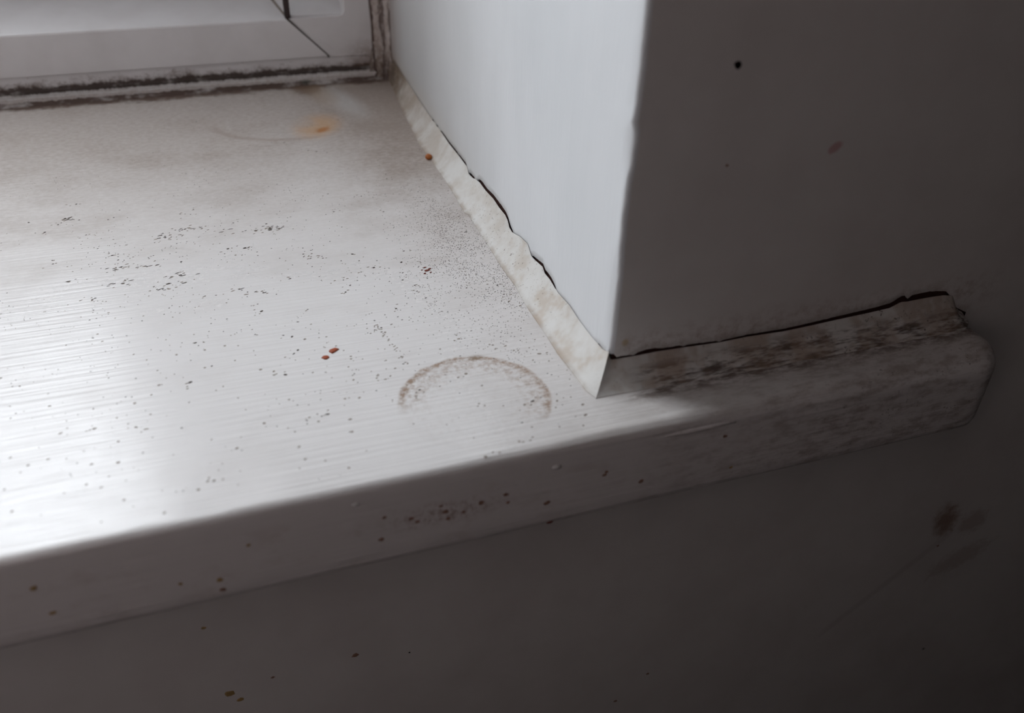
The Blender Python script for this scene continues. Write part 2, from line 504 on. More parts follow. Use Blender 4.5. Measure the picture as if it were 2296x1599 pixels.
WTOP = [(0.0, 6.2), (0.94, 5.55), (7.03, 5.55), (11.65, 5.69), (18.24, 5.46), (26.95, 5.08), (33.83, 5.27), (44.01, 4.92),
        (51.21, 5.17), (58.39, 5.52), (65.86, 5.78), (72.3, 6.12), (75.11, 7.3), (76.87, 7.1), (83.08, 7.2), (87.75, 7.07),
        (90.5, 6.4), (93, 3.0), (98, 0.5)]
EDGE = [(230, 0.1), (120, 0.0), (78.58, 0.12), (73.57, 0.15), (67.59, 0.2), (59.72, 0.17), (57.71, -0.13), (55.58, 0.47), (49.62, 0.33),
        (47.03, -0.11), (42.52, -0.08), (37.87, -0.06), (32.07, 0.07), (23.95, 0.32), (18.69, 0.26), (14.38, 0.08), (11.0, 0.31), (7, 0.1)]
foot = interp(FOOT); ztop = interp(TOP); wtop = interp(WTOP); edge = interp(EDGE)
# open cracks: width above the bead, along the reveal (y) and along the wall (x)
rgap = interp([(0, -0.5), (30.2, -0.5), (31.2, 0.35), (34, 0.62), (37, 0.75), (40, 0.6), (45, 0.45), (47.6, 0.3), (48.6, -0.5), (61.8, -0.5),
               (62.8, 0.3), (65.5, 0.7), (67.5, 0.65), (74, 1.0), (80, 0.8), (86, 0.7), (91, 0.85), (95, 0.5), (97, -0.4),
               (98, -0.4), (99.5, 0.45), (104.5, 0.65), (105.6, -0.5), (107.2, -0.5), (108.2, 0.4), (116, 0.3), (117, 0.1), (118, 0.35),
               (128, 0.4), (137, 0.3), (141, -0.3), (143, 0.28), (146, -0.2), (149, 0.28), (152, -0.4), (222, -0.5)])
wgap = interp([(0, 0.0), (1.5, 0.4), (4, 0.5), (6.2, 0.15), (6.8, 0.7), (9, 1.0), (11.6, 0.9), (12.5, 0.5), (17.5, 0.6), (18.2, 0.1),
               (19, 0.5), (26, 0.4), (27, 0.1), (28, 0.35), (40, 0.55), (52, 0.75), (60, 0.9), (68, 1.05), (72, 1.3), (75, 1.7),
               (76.6, 1.5), (76.9, 0.2), (77.2, 1.5), (82, 1.6), (85, 1.4), (88.5, 0.9), (90.3, -0.3), (98, -0.5)])

# ------------------------------------------------------------------ setting: window wall
TK = [0, .002, .006, .012, .02] + [0.02 + 0.23 * (k / 130.0) for k in range(1, 131)] + [.35, .5, .7, 1.0]
ZT = WH
def zb_rev(y): return ztop(y) + rgap(y) * (1.35 if rgap(y) > 0 else 1.0) + 0.10 * nz(y * 0.9, 3)
def zb_wall(x): return wtop(x) + wgap(x) + 0.12 * nz(x * 0.9, 8)
Z0 = 7.0


def wob(z):
    e = edge(z) if z < 80 else 0.12
    return e + 0.16 * nz(z * 0.35, 1.7) + 0.07 * nz(z * 1.3, 5.1)


rows = []
ys = [330, 300, 262, 240] + [FY - k * 1.0 for k in range(0, 216)] + [5, 3.5, 2.2]
for y in ys:
    zb = zb_rev(y) if y > 6 else Z0 - 0.4
    b = [(0.7, y, zb), (0.03, y, zb - 0.01)]
    r = b + [(0.05 * nz(y * 0.04, (zb + (ZT - zb) * t) * 0.04), y, zb + (ZT - zb) * t) for t in TK]
    rows.append(r)
for ax, ay in ((0.0, 1.1), (0.10, 0.55), (0.35, 0.22), (0.75, 0.05), (1.2, 0.0)):
    r = [(0.8, max(ay, 0.7), Z0), (ax + 0.03, ay + 0.03, Z0 - 0.01)]
    for t in TK:
        z = Z0 + (ZT - Z0) * t
        r.append((ax + wob(z), ay, z))
    rows.append(r)
vs, fs = grid(rows)
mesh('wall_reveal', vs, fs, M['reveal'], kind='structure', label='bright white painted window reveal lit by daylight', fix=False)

# face of the wall beside the window, above the sill end
xs = [1.2] + [2 + k * 1.0 for k in range(0, 96)]
rows = []
for i, x in enumerate(xs):
    zb = Z0 if i == 0 else zb_wall(x)
    r = [(x, 0.7, zb), (x, 0.02, zb - 0.01)]
    for t in TK:
        z = zb + (ZT - zb) * t
        r.append((x + (wob(z) if i == 0 else 0.0), 0.0, z))
    rows.append(r)
vs, fs = grid(rows)
def addq(x0, x1, z0, z1):
    b = len(vs)
    vs.extend([(x0, 0, z0), (x1, 0, z0), (x1, 0, z1), (x0, 0, z1)])
    fs.append((b, b + 1, b + 2, b + 3))
FLOOR, CEIL, RX, LX = -680.0, 1150.0, 700.0, -450.0
addq(97, RX, -25, ZT)
addq(LX, RX, FLOOR, -25.0)
addq(LX, WL, -25, ZT)
addq(LX, RX, ZT, CEIL)
wall = mesh('wall_front', vs, fs, M['wall'], kind='structure', label='dim painted wall beside and below the window', fix=False)
mesh('crack', [(1.0, 0.65, -25), (99, 0.65, -25), (99, 0.65, 13), (1.0, 0.65, 13)], [(0, 1, 2, 3)], M['crack'], wall, label='dark open crack along the foot of the wall')
rv = bpy.data.objects['wall_reveal']
mesh('crack', [(0.65, 0.9, -2), (0.65, FY, -2), (0.65, FY, 13), (0.65, 0.9, 13)], [(0, 1, 2, 3)], M['crack'], rv, label='dark broken crack along the foot of the reveal')

# head and far side of the opening, wall core
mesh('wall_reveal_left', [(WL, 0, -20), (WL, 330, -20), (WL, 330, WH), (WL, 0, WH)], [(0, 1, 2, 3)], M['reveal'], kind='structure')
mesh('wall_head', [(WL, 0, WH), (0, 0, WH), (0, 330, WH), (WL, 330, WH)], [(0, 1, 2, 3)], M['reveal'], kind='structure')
v2, f2 = box(8, RX, 6, 320, FLOOR, CEIL); mesh('wall_core_right', v2, f2, M['render'], smooth=False, kind='structure')
v2, f2 = box(LX, WL - 8, 6, 320, FLOOR, CEIL); mesh('wall_core_left', v2, f2, M['render'], smooth=False, kind='structure')
v2, f2 = box(WL - 8, 8, 6, 320, FLOOR, -34); mesh('wall_core_below', v2, f2, M['render'], smooth=False, kind='structure')
v2, f2 = box(WL - 8, 8, 6, 320, WH + 8, CEIL); mesh('wall_core_above', v2, f2, M['render'], smooth=False, kind='structure')

# rest of the room
RY = -800.0
mesh('floor', [(LX, 0, FLOOR), (RX, 0, FLOOR), (RX, RY, FLOOR), (LX, RY, FLOOR)], [(0, 1, 2, 3)], M['carpet'], kind='structure')
mesh('ceiling', [(LX, 0, CEIL), (RX, 0, CEIL), (RX, RY, CEIL), (LX, RY, CEIL)], [(0, 1, 2, 3)], M['room'], kind='structure')
mesh('wall_back', [(LX, RY, FLOOR), (RX, RY, FLOOR), (RX, RY, CEIL), (LX, RY, CEIL)], [(0, 1, 2, 3)], M['room'], kind='structure')
mesh('wall_left', [(LX, 0, FLOOR), (LX, RY, FLOOR), (LX, RY, CEIL), (LX, 0, CEIL)], [(0, 1, 2, 3)], M['room_left'], kind='structure')
mesh('wall_right', [(RX, 0, FLOOR), (RX, RY, FLOOR), (RX, RY, CEIL), (RX, 0, CEIL)], [(0, 1, 2, 3)], M['room'], kind='structure')

# ------------------------------------------------------------------ window sill board
def make_sill():
    path = []      # plan point, outward normal, along
    x = WL - HORN
    step = 3.0
    PR = 9.0
    path_x = [-449.5, -410, -370] + list(np.arange(-330, HORN - PR + 0.01, 1.5))
    for x in path_x:
        path.append((x, NOSE + 0.12 * nz(x * 0.03, 4) , 0, -1))
    for k in range(1, 13):
        a = math.pi / 2 * k / 12
        path.append((HORN - PR + PR * math.sin(a), NOSE + PR - PR * math.cos(a), math.sin(a), -math.cos(a)))
    path.append((HORN, -4, 1, 0)); path.append((HORN, 0.5, 1, 0))
    rows = []
    inner = []
    for (x, y, nx, ny) in path:
        re = float(np.interp(x, [-400, -60, 10, 40, 90], [1.9, 2.0, 2.4, 3.6, 6.0]))
        re += 0.35 * nz(x * 0.12, 2.2)
        if nx > 0: re = 6.0
        dz = 0.12 * nz(x * 0.09, 7.7)
        prof = [(-re - 0.25, 0.0)]
        for k in range(0, 9):
            a = math.pi / 2 * k / 8
            prof.append((-re + re * math.sin(a), -re + re * math.cos(a)))
        prof += [(0.0, -9.0), (0.05, -13.0), (0.0, -16.5)]
        rb = 11.5
        for k in range(0, 7):
            a = math.pi / 2 * k / 6
            prof.append((-rb + rb * math.cos(a), -25.0 + 5.5 - 5.5 * math.sin(a)))
        prof.append((-12.5, -25.0))
        rows.append([(x + nx * o, y + ny * o, z + (dz if z > -8 else 0)) for o, z in prof])
    for r in rows:
        p = r[0]; r[0] = (p[0], p[1], 0.0)
    vs, fs = grid(rows)
    n = len(rows[0])
    ins = [i * n for i in range(len(rows))]
    # top: a strip from the front inset line back to y = 0.6, then the board within the opening
    bk = []
    for i in ins:
        px = vs[i][0]
        bk.append(len(vs)); vs.append((px, 0.6, 0.0))
    for a in range(len(ins) - 1):
        fs.append((ins[a], bk[a], bk[a + 1], ins[a + 1]))
    last = {}
    xsn = [vs[b][0] for b in bk]
    sel = [k for k in range(len(bk)) if WL <= xsn[k] <= 0.6]
    prev = None
    for yy in (60, 120, 180, 224, 300):
        cur = []
        for k in sel:
            cur.append(len(vs)); vs.append((xsn[k], yy, 0.0))
        base = prev or [bk[k] for k in sel]
        for a in range(len(cur) - 1):
            fs.append((base[a], cur[a], cur[a + 1], base[a + 1]))
        prev = cur
    # underside back to the wall and back edge
    un = [i * n + n - 1 for i in range(len(rows))]
    ub = []
    for i in un:
        ub.append(len(vs)); vs.append((vs[i][0], 0.4, -25.0))
    for a in range(len(un) - 1):
        fs.append((un[a], un[a + 1], ub[a + 1], ub[a]))
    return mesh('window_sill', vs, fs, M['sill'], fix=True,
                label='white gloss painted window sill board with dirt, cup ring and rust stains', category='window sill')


sill = make_sill()

# drips and nibs in the paint of the front edge
def blob(name, c, r, mat, parent=None, seg=10, jitter=0.18, ax=None, **props):
    """low rounded lump; r = (rx, ry, rz); ax = outward axis index flattened by r"""
    vs, fs = [], []
    rr = random.Random(hash((round(c[0], 2), round(c[2], 2))) & 0xffff)
    rings = 5
    for i in range(1, rings):
        th = math.pi * i / rings
        for k in range(seg):
            ph = 2 * math.pi * k / seg
            j = 1 + jitter * rr.uniform(-1, 1)
            vs.append((c[0] + r[0] * math.sin(th) * math.cos(ph) * j, c[1] + r[1] * math.sin(th) * math.sin(ph) * j, c[2] + r[2] * math.cos(th)))
    for i in range(rings - 2):
        for k in range(seg):
            fs.append((i * seg + k, i * seg + (k + 1) % seg, (i + 1) * seg + (k + 1) % seg, (i + 1) * seg + k))
    t = len(vs); vs.append((c[0], c[1], c[2] + r[2])); vs.append((c[0], c[1], c[2] - r[2]))
    for k in range(seg):
        fs.append((t, (k + 1) % seg, k))
        b0 = (rings - 2) * seg
        fs.append((t + 1, b0 + k, b0 + (k + 1) % seg))
    return mesh(name, vs, fs, mat, parent, origin=c if parent is None else None, **props)


blob('paint_nib', (-17.8, NOSE, -5.2), (1.0, 0.35, 0.55), M['nib'], sill)
blob('paint_nib', (-57.9, NOSE, -3.9), (0.8, 0.35, 0.5), M['nib'], sill)
blob('paint_drip', (14.0, NOSE + 0.15, -3.2), (9.0, 0.6, 0.7), M['sill'], sill, seg=16, jitter=0.1)

# ------------------------------------------------------------------ filler beads
def filler_profile(t):
    """t 0..1 from foot to top: fraction of width left, fraction of height; slightly hollow"""
    p = 0.86
    a = t * math.pi / 2
    return math.cos(a) ** (2 / p), math.sin(a) ** (2 / p)


NT_ = 12
_gy = np.arange(-8.0, 224.0, 1.0)
def smooth(fn, w=9):
    v = np.array([fn(float(q)) for q in _gy])
    v = np.convolve(np.pad(v, w, mode='edge'), np.ones(2 * w + 1) / (2 * w + 1), 'valid')
    return lambda t: float(np.interp(t, _gy, v))
zsm = smooth(ztop); fsm = smooth(foot); wsm = smooth(wtop)
rows = []
yy = list(np.arange(221.5, 0.0, -0.8)) + [0.0]
for yt in yy:
    k = max(0.0, 1 - yt / 10.0)
    yf = yt - 5.09 * k ** 1.3
    fx = foot(yf) - 0.06 * nz(yf * 0.8, 9) * (1 - k)
    zt = ztop(yt) if yt > 0.4 else 7.7
    if rgap(yt) < 0: zt += 0.15
    sx = (-0.16 if rgap(yt) > 0 else -0.10) * (1 - k)
    r = [(fx - 0.05, yf, -0.2), (fx, yf, 0.16)]
    for i in range(NT_ + 1):
        t = i / NT_
        w, h = filler_profile(t)
        q = math.sin(math.pi * t) * (1 - k)
        rough = (0.07 * nz(yt * 0.10, i * 0.35, 2) + 0.03 * nz(yt * 0.7, i * 0.8, 5)) * q
        k2 = min(1.0, k * 3)
        zs = zsm(yt) * (1 - k2) + zt * k2; xs_ = fsm(yf) * (1 - k2) + fx * k2
        xb = xs_ + (fx - xs_) * (1 - t) ** 5; zb_ = zs + (zt - zs) * t ** 4
        r.append((xb * w + sx * (1 - w) - rough * 0.7, yf * w + yt * (1 - w), 0.2 + (zb_ - 0.2) * h + rough))
    r.append((0.18, max(yt, 0.18), zt - 2.2))
    rows.append(r)
vs, fs = grid(rows)
mesh('filler_bead', vs, fs, M['filler_reveal'], category='filler bead', group='filler beads round the corner',
     label='dirty off-white filler bead running along the foot of the bright reveal')

rows = []
xx = [0.0, 0.5] + list(np.arange(1.0, 95.5, 0.8))
for xt in xx:
    k = max(0.0, 1 - xt / 10.0)
    xf = xt - 4.49 * k ** 1.3
    fy = -5.09 - (0.8 * math.sin(min(1, xt / 60) * 1.5) + 0.5 * nz(xf * 0.12, 3)) * (1 - k)
    zt = wtop(xt) if xt > 0.4 else 7.7
    end = min(1.0, max(0.0, (96.5 - xt) / 5.0))
    fy *= max(0.15, end ** 0.5); zt *= max(0.12, end ** 0.4)
    b0 = 0.06 + 0.14 * k
    r = [(xf, fy - 0.3, -0.3), (xf, fy, b0 - 0.02)]
    for i in range(NT_ + 1):
        t = i / NT_
        w, h = filler_profile(t)
        q = math.sin(math.pi * t) * (1 - k)
        rough = 0.12 * nz(xt * 0.18, i * 0.6, 12) * q
        r.append((xf * w + xt * (1 - w), fy * w - 0.14 * (1 - w) * (1 - k) - rough * 0.7, b0 + (zt - b0) * h + rough))
    r.append((max(xt, 0.2), 0.2, zt - 2.2))
    rows.append(r)
vs, fs = grid(rows)
mesh('filler_bead', vs, fs, M['filler_wall'], category='filler bead', group='filler beads round the corner',
     label='mouldy filler bead in shadow between wall and end of the sill')

# white bead between sill and window frame
rows = []
for x in list(np.arange(WL, -200, 20.0)) + list(np.arange(-200, -3.5, 1.0)):
    w1 = 0.35 * nz(x * 0.08, 1) + 0.2 * nz(x * 0.3, 6)
    w2 = 0.2 * nz(x * 0.11, 4)
    r = [(x, 216.6 + w1 * 2, -0.15), (x, 216.9 + w1 * 2, 0.12), (x, 218.4 + w1, 0.35), (x, 219.3 + w1 * .6, 0.55), (x, 219.5, 1.1 + w2 * .4)]
    for k in range(0, 8):
        a = math.radians(-150 + k * -20)
        r.append((x, 220.7 + 1.35 * math.cos(a), 2.15 + 1.15 * -math.sin(a) * 1.0 + w2 * 0.4))
    r += [(x, 221.6, 3.5), (x, 221.4, 4.1 + w2), (x, 222.3, 4.6 + w2)]
    rows.append(r)
vs, fs = grid(rows)
mesh('sealant_bead', vs, fs, M['frame_sealant'], category='sealant', label='thin white sealant line between black mould along the foot of the window frame')

# sealant up the corner between frame and reveal, with a brown lump at its foot
rows = []
for z in list(np.arange(-0.5, 90, 0.7)) + [120, 300, WH]:
    a = nz(z * 0.08, 2.2); b = nz(z * 0.22, 5.1); c = nz(z * 0.15, 8.8)
    sw = max(0.0, 1 - z / 12.0)
    xl = -6.9 - 1.6 * sw + 0.5 * a
    if z > 30: b *= 0.4
    rows.append([(xl, 222.3, z), (xl + 0.2, 221.3 - 0.5 * sw, z), (xl + 1.3, 220.6 + 0.4 * b - sw, z), (-4.6 + 0.6 * a, 220.0 + 0.4 * c - 1.5 * sw, z),
                 (-2.7 + 0.4 * b, 219.6 + 0.5 * a - 2.5 * sw, z), (-2.2 + 0.4 * b, 219.0 + 0.5 * a - 3 * sw, z), (-1.3, 217.3 + 0.6 * c - 3.5 * sw, z),
                 (-0.5, 215.6 + 0.8 * b - 3.5 * sw, z), (0.05, 213.6 + 0.8 * a - 3.5 * sw, z), (0.5, 213.2 - 3.5 * sw, z)])
vs, fs = grid(rows)
cs = mesh('corner_sealant', vs, fs, M['corner_sealant'], category='sealant', label='brown stained sealant up the corner between window frame and reveal')

# ------------------------------------------------------------------ window
win = bpy.data.objects.new('window_1', None)
COL.objects.link(win)
win.location = (-450 * U, FY * U, 0)
win['kind'] = 'structure'
win['label'] = 'white plastic window with mitred corner and mouldy bottom edge'


def wpart(name, vs, fs, mat, bv=0.0, smooth=True, **props):
    o = mesh(name, vs, fs, mat, None, smooth=smooth, **props)
    o.parent = win
    o.matrix_parent_inverse = Matrix.Translation(win.location).inverted()
    if bv:
        bevel(o, bv)
    return o


def prism_xz(poly, y0, y1):
    """polygon in x,z extruded from y0 to y1"""
    n = len(poly)
    vs = [(p[0], y0, p[1]) for p in poly] + [(p[0], y1, p[1]) for p in poly]
    fs = [tuple(range(n)), tuple(range(2 * n - 1, n - 1, -1))]
    for i in range(n):
        j = (i + 1) % n
        fs.append((i, i + n, j + n, j))
    return vs, fs


SY = 262.0             # room face of the sash
GY = 298.0             # glass
SX, SZ = -140.0, 145.0 # edge of the glass
IX, IZ = -39.2, 24.8       # inner corner of the mitre
OX, OZ = -24.3, 9.7        # outer corner
# outer frame, foot rail (the strip over the sealant) and jamb
v, f = box(WL, 0, 222.0, 300, -34, 10.4)
wpart('frame_rail', v, f, M['pvc'], 0.4)
# corner piece to the right of the mitre
cpoly = [(IX + 0.5, IZ - 0.15), (OX + 0.45, OZ - 0.1), (OX + 0.3, 9.0), (0, 9.0), (0, 60), (-16.6, 60), (-16.6, 26.6), (-17.2, 25.2), (-18.6, 24.7)]
v, f = prism_xz(cpoly, 221.4, 228)
wpart('frame_corner', v, f, M['pvc'], 0.25, smooth=False)
v, f = box(-16.6, 0, 221.4, 300, 60, WH)
wpart('jamb', v, f, M['pvc'], 0.4)
v, f = box(-16.6, 0, 228, 300, 9, 60)
wpart('jamb', v, f, M['pvc'], 0.2)
# thin weld line beside the mitre
wv = [(-31.6, 221.36, 19.6), (-31.3, 221.36, 19.9), (-21.8, 221.36, 12.0), (-22.1, 221.36, 11.7)]
v, f = prism_xz([(p[0], p[2]) for p in wv], 221.2, 221.6)
wpart('weld_seam', v, f, M['pvc'], 0.08)
# sash foot rail: upright face, then a ledge falling back to the glass
face_y = 220.6
prof = [(face_y, 9.9), (face_y, IZ - 0.9), (face_y + 0.25, IZ - 0.3), (face_y + 0.9, IZ), (face_y + 1.8, IZ + 0.15), (222.9, IZ + 0.3), (222.9, 9.9)]
rows = []
for xa, mitre in ((WL + 16, False), (IX, True)):
    r = []
    for (y, z) in prof:
        xx_ = xa
        if mitre:
            xx_ = OX + (IX - OX) * (min(z, IZ) - OZ) / (IZ - OZ)
        r.append((xx_, y, z))
    rows.append(r)
# rail proper ends on the mitre; the ledge behind it runs on to the jamb
vr, fr_ = [], []
nP = len(prof)
for r in rows:
    vr += r
for k in range(nP):
    j = (k + 1) % nP
    fr_.append((k, j, j + nP, k + nP))
fr_ += [tuple(range(nP - 1, -1, -1)), tuple(range(nP, 2 * nP))]
wpart('sash_rail', vr, fr_, M['pvc'], 0.0, smooth=False)
# ledge behind the rail, falling gently from the sash to the rail
LG = [(222.9, IZ + 0.3), (SY + 2, IZ + 8.2), (SY + 2, 12), (222.9, 12)]
vl = [(x_, y_, z_) for x_ in (WL + 16, -16.4) for (y_, z_) in LG]
wpart('ledge', vl, [(0, 1, 2, 3), (7, 6, 5, 4), (0, 4, 5, 1), (1, 5, 6, 2), (2, 6, 7, 3), (3, 7, 4, 0)], M['pvc'], 0.0, smooth=False)
# dark joint of the mitre
n_ = Vector((OZ - IZ, 0, -(OX - IX))).normalized() * 0.42
mv = [(IX, IZ), (OX, OZ - 0.5), (OX + 0.7, OZ - 0.4), (IX + 0.75, IZ + 0.2)]
v, f = prism_xz(mv, 220.9, 222.2)
wpart('mitre_joint', v, f, M['joint'], 0.0, smooth=False, label='dark dirty mitre joint')
# dark gasket standing at the inner corner
v, f = box(IX - 0.1, IX + 2.0, 221.4, 224.4, IZ - 0.2, WH - 40)
wpart('gasket', v, f, M['gasket'], 0.3, label='dark rubber gasket')
# brown line of the bead mitre on the ledge
bmv = [(IX, 222.6, IZ + 0.33), (IX + 0.8, 222.9, IZ + 0.40), (-45.6, 256, 32.05), (-46.3, 255.6, 31.95)]
wpart('bead_joint', bmv + [(p[0], p[1], p[2] - 0.5) for p in bmv], [(0, 1, 2, 3), (7, 6, 5, 4), (0, 4, 5, 1), (1, 5, 6, 2), (2, 6, 7, 3), (3, 7, 4, 0)], M['dust'], 0.0)
# head and far stile of the frame
v, f = box(WL, 0, 222.0, 300, WH - 40, WH); wpart('frame_head', v, f, M['pvc'], 0.4)
v, f = box(WL, WL + 16, 222.0, 300, 10.4, WH - 40); wpart('jamb', v, f, M['pvc'], 0.4)
# sash set back behind the ledge: wide rails and stiles, then the glass
v, f = box(WL + 15, -15, SY, 312, 28, SZ - 6); wpart('sash_foot', v, f, M['pvc'], 1.0)
v, f = box(WL + 15, -15, SY, 312, WH - 110, WH - 36); wpart('sash_head', v, f, M['pvc'], 1.0)
v, f = box(SX + 6, -15, SY, 312, SZ - 6, WH - 110); wpart('sash_stile', v, f, M['pvc'], 1.0)
v, f = box(WL + 15, WL + 40, SY, 312, SZ - 6, WH - 110); wpart('sash_stile', v, f, M['pvc'], 1.0)
v, f = box(WL + 38, SX, GY, GY + 3, SZ, WH - 105)
wpart('window_pane', v, f, M['glass'], 0.0, smooth=False)
for (x0, x1, z0, z1) in ((WL + 39, SX + 6, SZ - 7, SZ), (WL + 39, SX + 6, WH - 110, WH - 103), (SX, SX + 7, SZ, WH - 110), (WL + 39, WL + 44, SZ, WH - 110)):
    v, f = box(x0, x1, SY + 1.5, GY, z0, z1); wpart('glazing_bead', v, f, M['pvc'], 0.8)

# ------------------------------------------------------------------ crumbs and flakes on the sill
blob('crumb', (-6.3, 131.0, 0.75), (1.15, 1.3, 0.95), M['orange'], None, 12, 0.12,
     label='tiny round orange crumb beside the filler bead on the sill', category='crumb')


def flake(name, c, rx, ry, rot, h, mat, label=None, cat=None, seed=1, parent=None, k=11, group=None):
    rr = random.Random(seed)
    vs, fs = [], []
    for lvl, (s, z) in enumerate(((1.0, 0.0), (0.96, 0.7 * h), (0.55, h))):
        for i in range(k):
            a = 2 * math.pi * i / k
            if lvl == 0 and i == 0:
                js = [rr.uniform(0.78, 1.2) for _ in range(k)]
            x = rx * math.cos(a) * s * js[i]; y = ry * math.sin(a) * s * js[i]
            vs.append((c[0] + x * math.cos(rot) - y * math.sin(rot), c[1] + x * math.sin(rot) + y * math.cos(rot), c[2] + z))
    for l in range(2):
        for i in range(k):
            j = (i + 1) % k
            fs.append((l * k + i, l * k + j, l * k + k + j, l * k + k + i))
    fs.append(tuple(range(2 * k, 3 * k)))
    fs.append(tuple(range(k - 1, -1, -1)))
    pr = {}
    if label: pr['label'] = label
    if cat: pr['category'] = cat
    if group: pr['group'] = group
    return mesh(name, vs, fs, mat, parent, origin=c if parent is None else None, **pr)


flake('rust_flake', (-54.3, 28.4, 0.0), 1.25, 0.75, 0.55, 0.30, M['rust'], 'larger upper of two rust red flakes lying on the white sill', 'flake', 3, group='rust red flakes on the sill')
flake('rust_flake', (-56.4, 26.2, 0.0), 0.8, 0.65, 0.2, 0.25, M['rust'], 'smaller lower of two rust red flakes lying on the white sill', 'flake', 5, group='rust red flakes on the sill')
cl = bpy.data.objects.new('dried_fleck', None); COL.objects.link(cl)
cl.location = Vector((-25.2, 58.2, 0)) * U
cl['label'] = 'dark red dried fleck cluster on the sill between ring stain and filler bead'; cl['category'] = 'fleck'
for k_, (dx, dy, a_, b_, ro) in enumerate(((0, 0, .75, .4, .3), (.9, .5, .5, .25, .2), (-.9, -1.0, .4, .3, 1.0), (-.2, 1.2, .45, .22, .1), (.7, -.9, .3, .2, .4), (-1.2, .4, .25, .2, 0))):
    o = flake('fragment', (-25.2 + dx, 58.2 + dy * 1.4, 0.0), a_, b_, ro, 0.16, M['darkred'], seed=20 + k_, parent=None, k=8)
    o.parent = cl; o.matrix_parent_inverse = Matrix.Translation(cl.location).inverted()

# ------------------------------------------------------------------ specks (nobody could count them)
SPECK = [(-102.89, 112.65), (-125.2, 115.74), (-85.53, 80.61), (-81.26, 112.01), (-82.23, 108.92), (-83.96, 99.7), (-85.0, 110.0), (-89.29, 96.72), (-90.69, 96.02), (-70.97, 100.06), (-73.46, 84.61), (-65.54, 93.6), (-61.53, 93.6), (-62.16, 96.97), (-61.32, 93.25), (-54.71, 74.5), (-53.15, 73.03), (-49.97, 72.37), (-50.05, 73.42), (-113.43, 124.81), (-117.15, 90.51), (-116.77, 88.41), (-101.01, 86.09), (-102.51, 89.07), (-93.87, 80.29), (-94.3, 80.67), (-101.44, 82.0), (-87.98, 73.27), (-85.83, 73.36), (-86.44, 70.23), (-92.27, 69.16), (-91.55, 67.59), (-90.19, 67.19), (-114.75, 115.72), (-115.79, 115.72), (-116.64, 113.02), (-117.37, 112.07), (-120.45, 108.12), (-109.67, 103.38), (-92.25, 160.07), (-77.62, 185.95), (-50.14, 157.72), (-43.46, 148.44), (-40.73, 146.89), (-59.61, 63.82), (-70.4, 60.04), (-66.75, 58.75), (-63.7, 56.96), (-80.42, 60.97), (-99.14, 74.63), (-106.36, 66.83), (-105.78, 67.31), (-28.61, 70.38), (-30.56, 64.46), (-31.5, 58.77), (-32.32, 55.16), (-30.14, 48.71), (-46.75, 59.36), (-47.24, 53.26), (-41.65, 62.2), (-45.6, 56.22), (-53.32, 68.54), (-54.62, 76.03), (-105.43, 49.05), (-82.88, 39.12), (-83.51, 40.43), (-80.46, 30.08), (-85.08, 25.33), (-87.21, 10.0), (-95.8, 12.91), (-93.71, 11.7), (-103.51, 14.83), (-109.76, 15.17), (-111.39, 7.73), (-42.96, 38.22), (-42.08, 34.71), (-43.76, 34.22), (-44.04, 15.32), (-46.67, 16.28), (-51.9, 9.6), (-59.05, 6.01), (-55.28, -0.91), (-40.08, 7.95), (-39.22, 8.67), (-28.19, 11.41), (-19.49, -2.61), (-17.47, -1.95), (-28.56, 0.46), (-24.43, -13.49), (-30.4, -15.0), (-14.36, 16.6), (-11.56, 16.89), (-10.12, 14.03), (-80.46, -7.59), (-82.04, -7.48), (-84.86, -9.08), (-65.61, 22.33), (-61.83, 30.98), (-62.87, 29.81), (-70.37, 40.16), (-62.39, 36.82), (-60.32, 42.74), (-57.35, 47.68), (-36.94, 42.09), (-40.11, 40.06), (-68.53, 53.54), (-68.02, 49.98), (-14.66, 78.24), (-9.24, 76.69), (-30.01, 51.66), (-28.79, 44.93), (-9.7, 41.13), (-9.95, 45.8), (-45.6, 69.57), (-42.13, 72.43), (-41.11, 68.27), (-38.1, 63.63), (-42.74, 99.6), (-42.42, 112.38), (-33.04, 108.09), (-28.82, 95.68)]
STREAK = [(-82.79, 99.37), (-83.61, 99.6), (-84.32, 99.52), (-89.07, 96.11), (-89.75, 97.13), (-115.28, 114.98), (-114.67, 114.51), (-61.38, 93.84), (-60.72, 93.08), (-62.18, 93.21), (-65.54, 93.6), (-75.21, 96.07), (-69.6, 83.5), (-101.43, 81.75), (-100.58, 81.99), (-101.93, 80.44), (-93.87, 81.28), (-86.46, 69.54), (-91.24, 67.27), (-98.59, 73.54), (-100.96, 72.39), (-67.78, 59.28), (-62.03, 94.61), (-87.98, 73.27), (-86.89, 73.9), (-111.75, 77.84), (-72.93, 61.91)]


class Specks:
    def __init__(s): s.v = []; s.f = []
    def add(s, x, y, a, b, rot, h=0.06):
        k = 6
        i0 = len(s.v)
        for lvl, (q, z) in enumerate(((1.0, 0.0), (0.7, h))):
            for i in range(k):
                t = 2 * math.pi * i / k
                j = rnd.uniform(0.7, 1.25)
                px, py = a * math.cos(t) * q * j, b * math.sin(t) * q * j
                s.v.append((x + px * math.cos(rot) - py * math.sin(rot), y + px * math.sin(rot) + py * math.cos(rot), z))
        for i in range(k):
            j = (i + 1) % k
            s.f.append((i0 + i, i0 + j, i0 + k + j, i0 + k + i))
        s.f.append(tuple(range(i0 + k, i0 + 2 * k)))


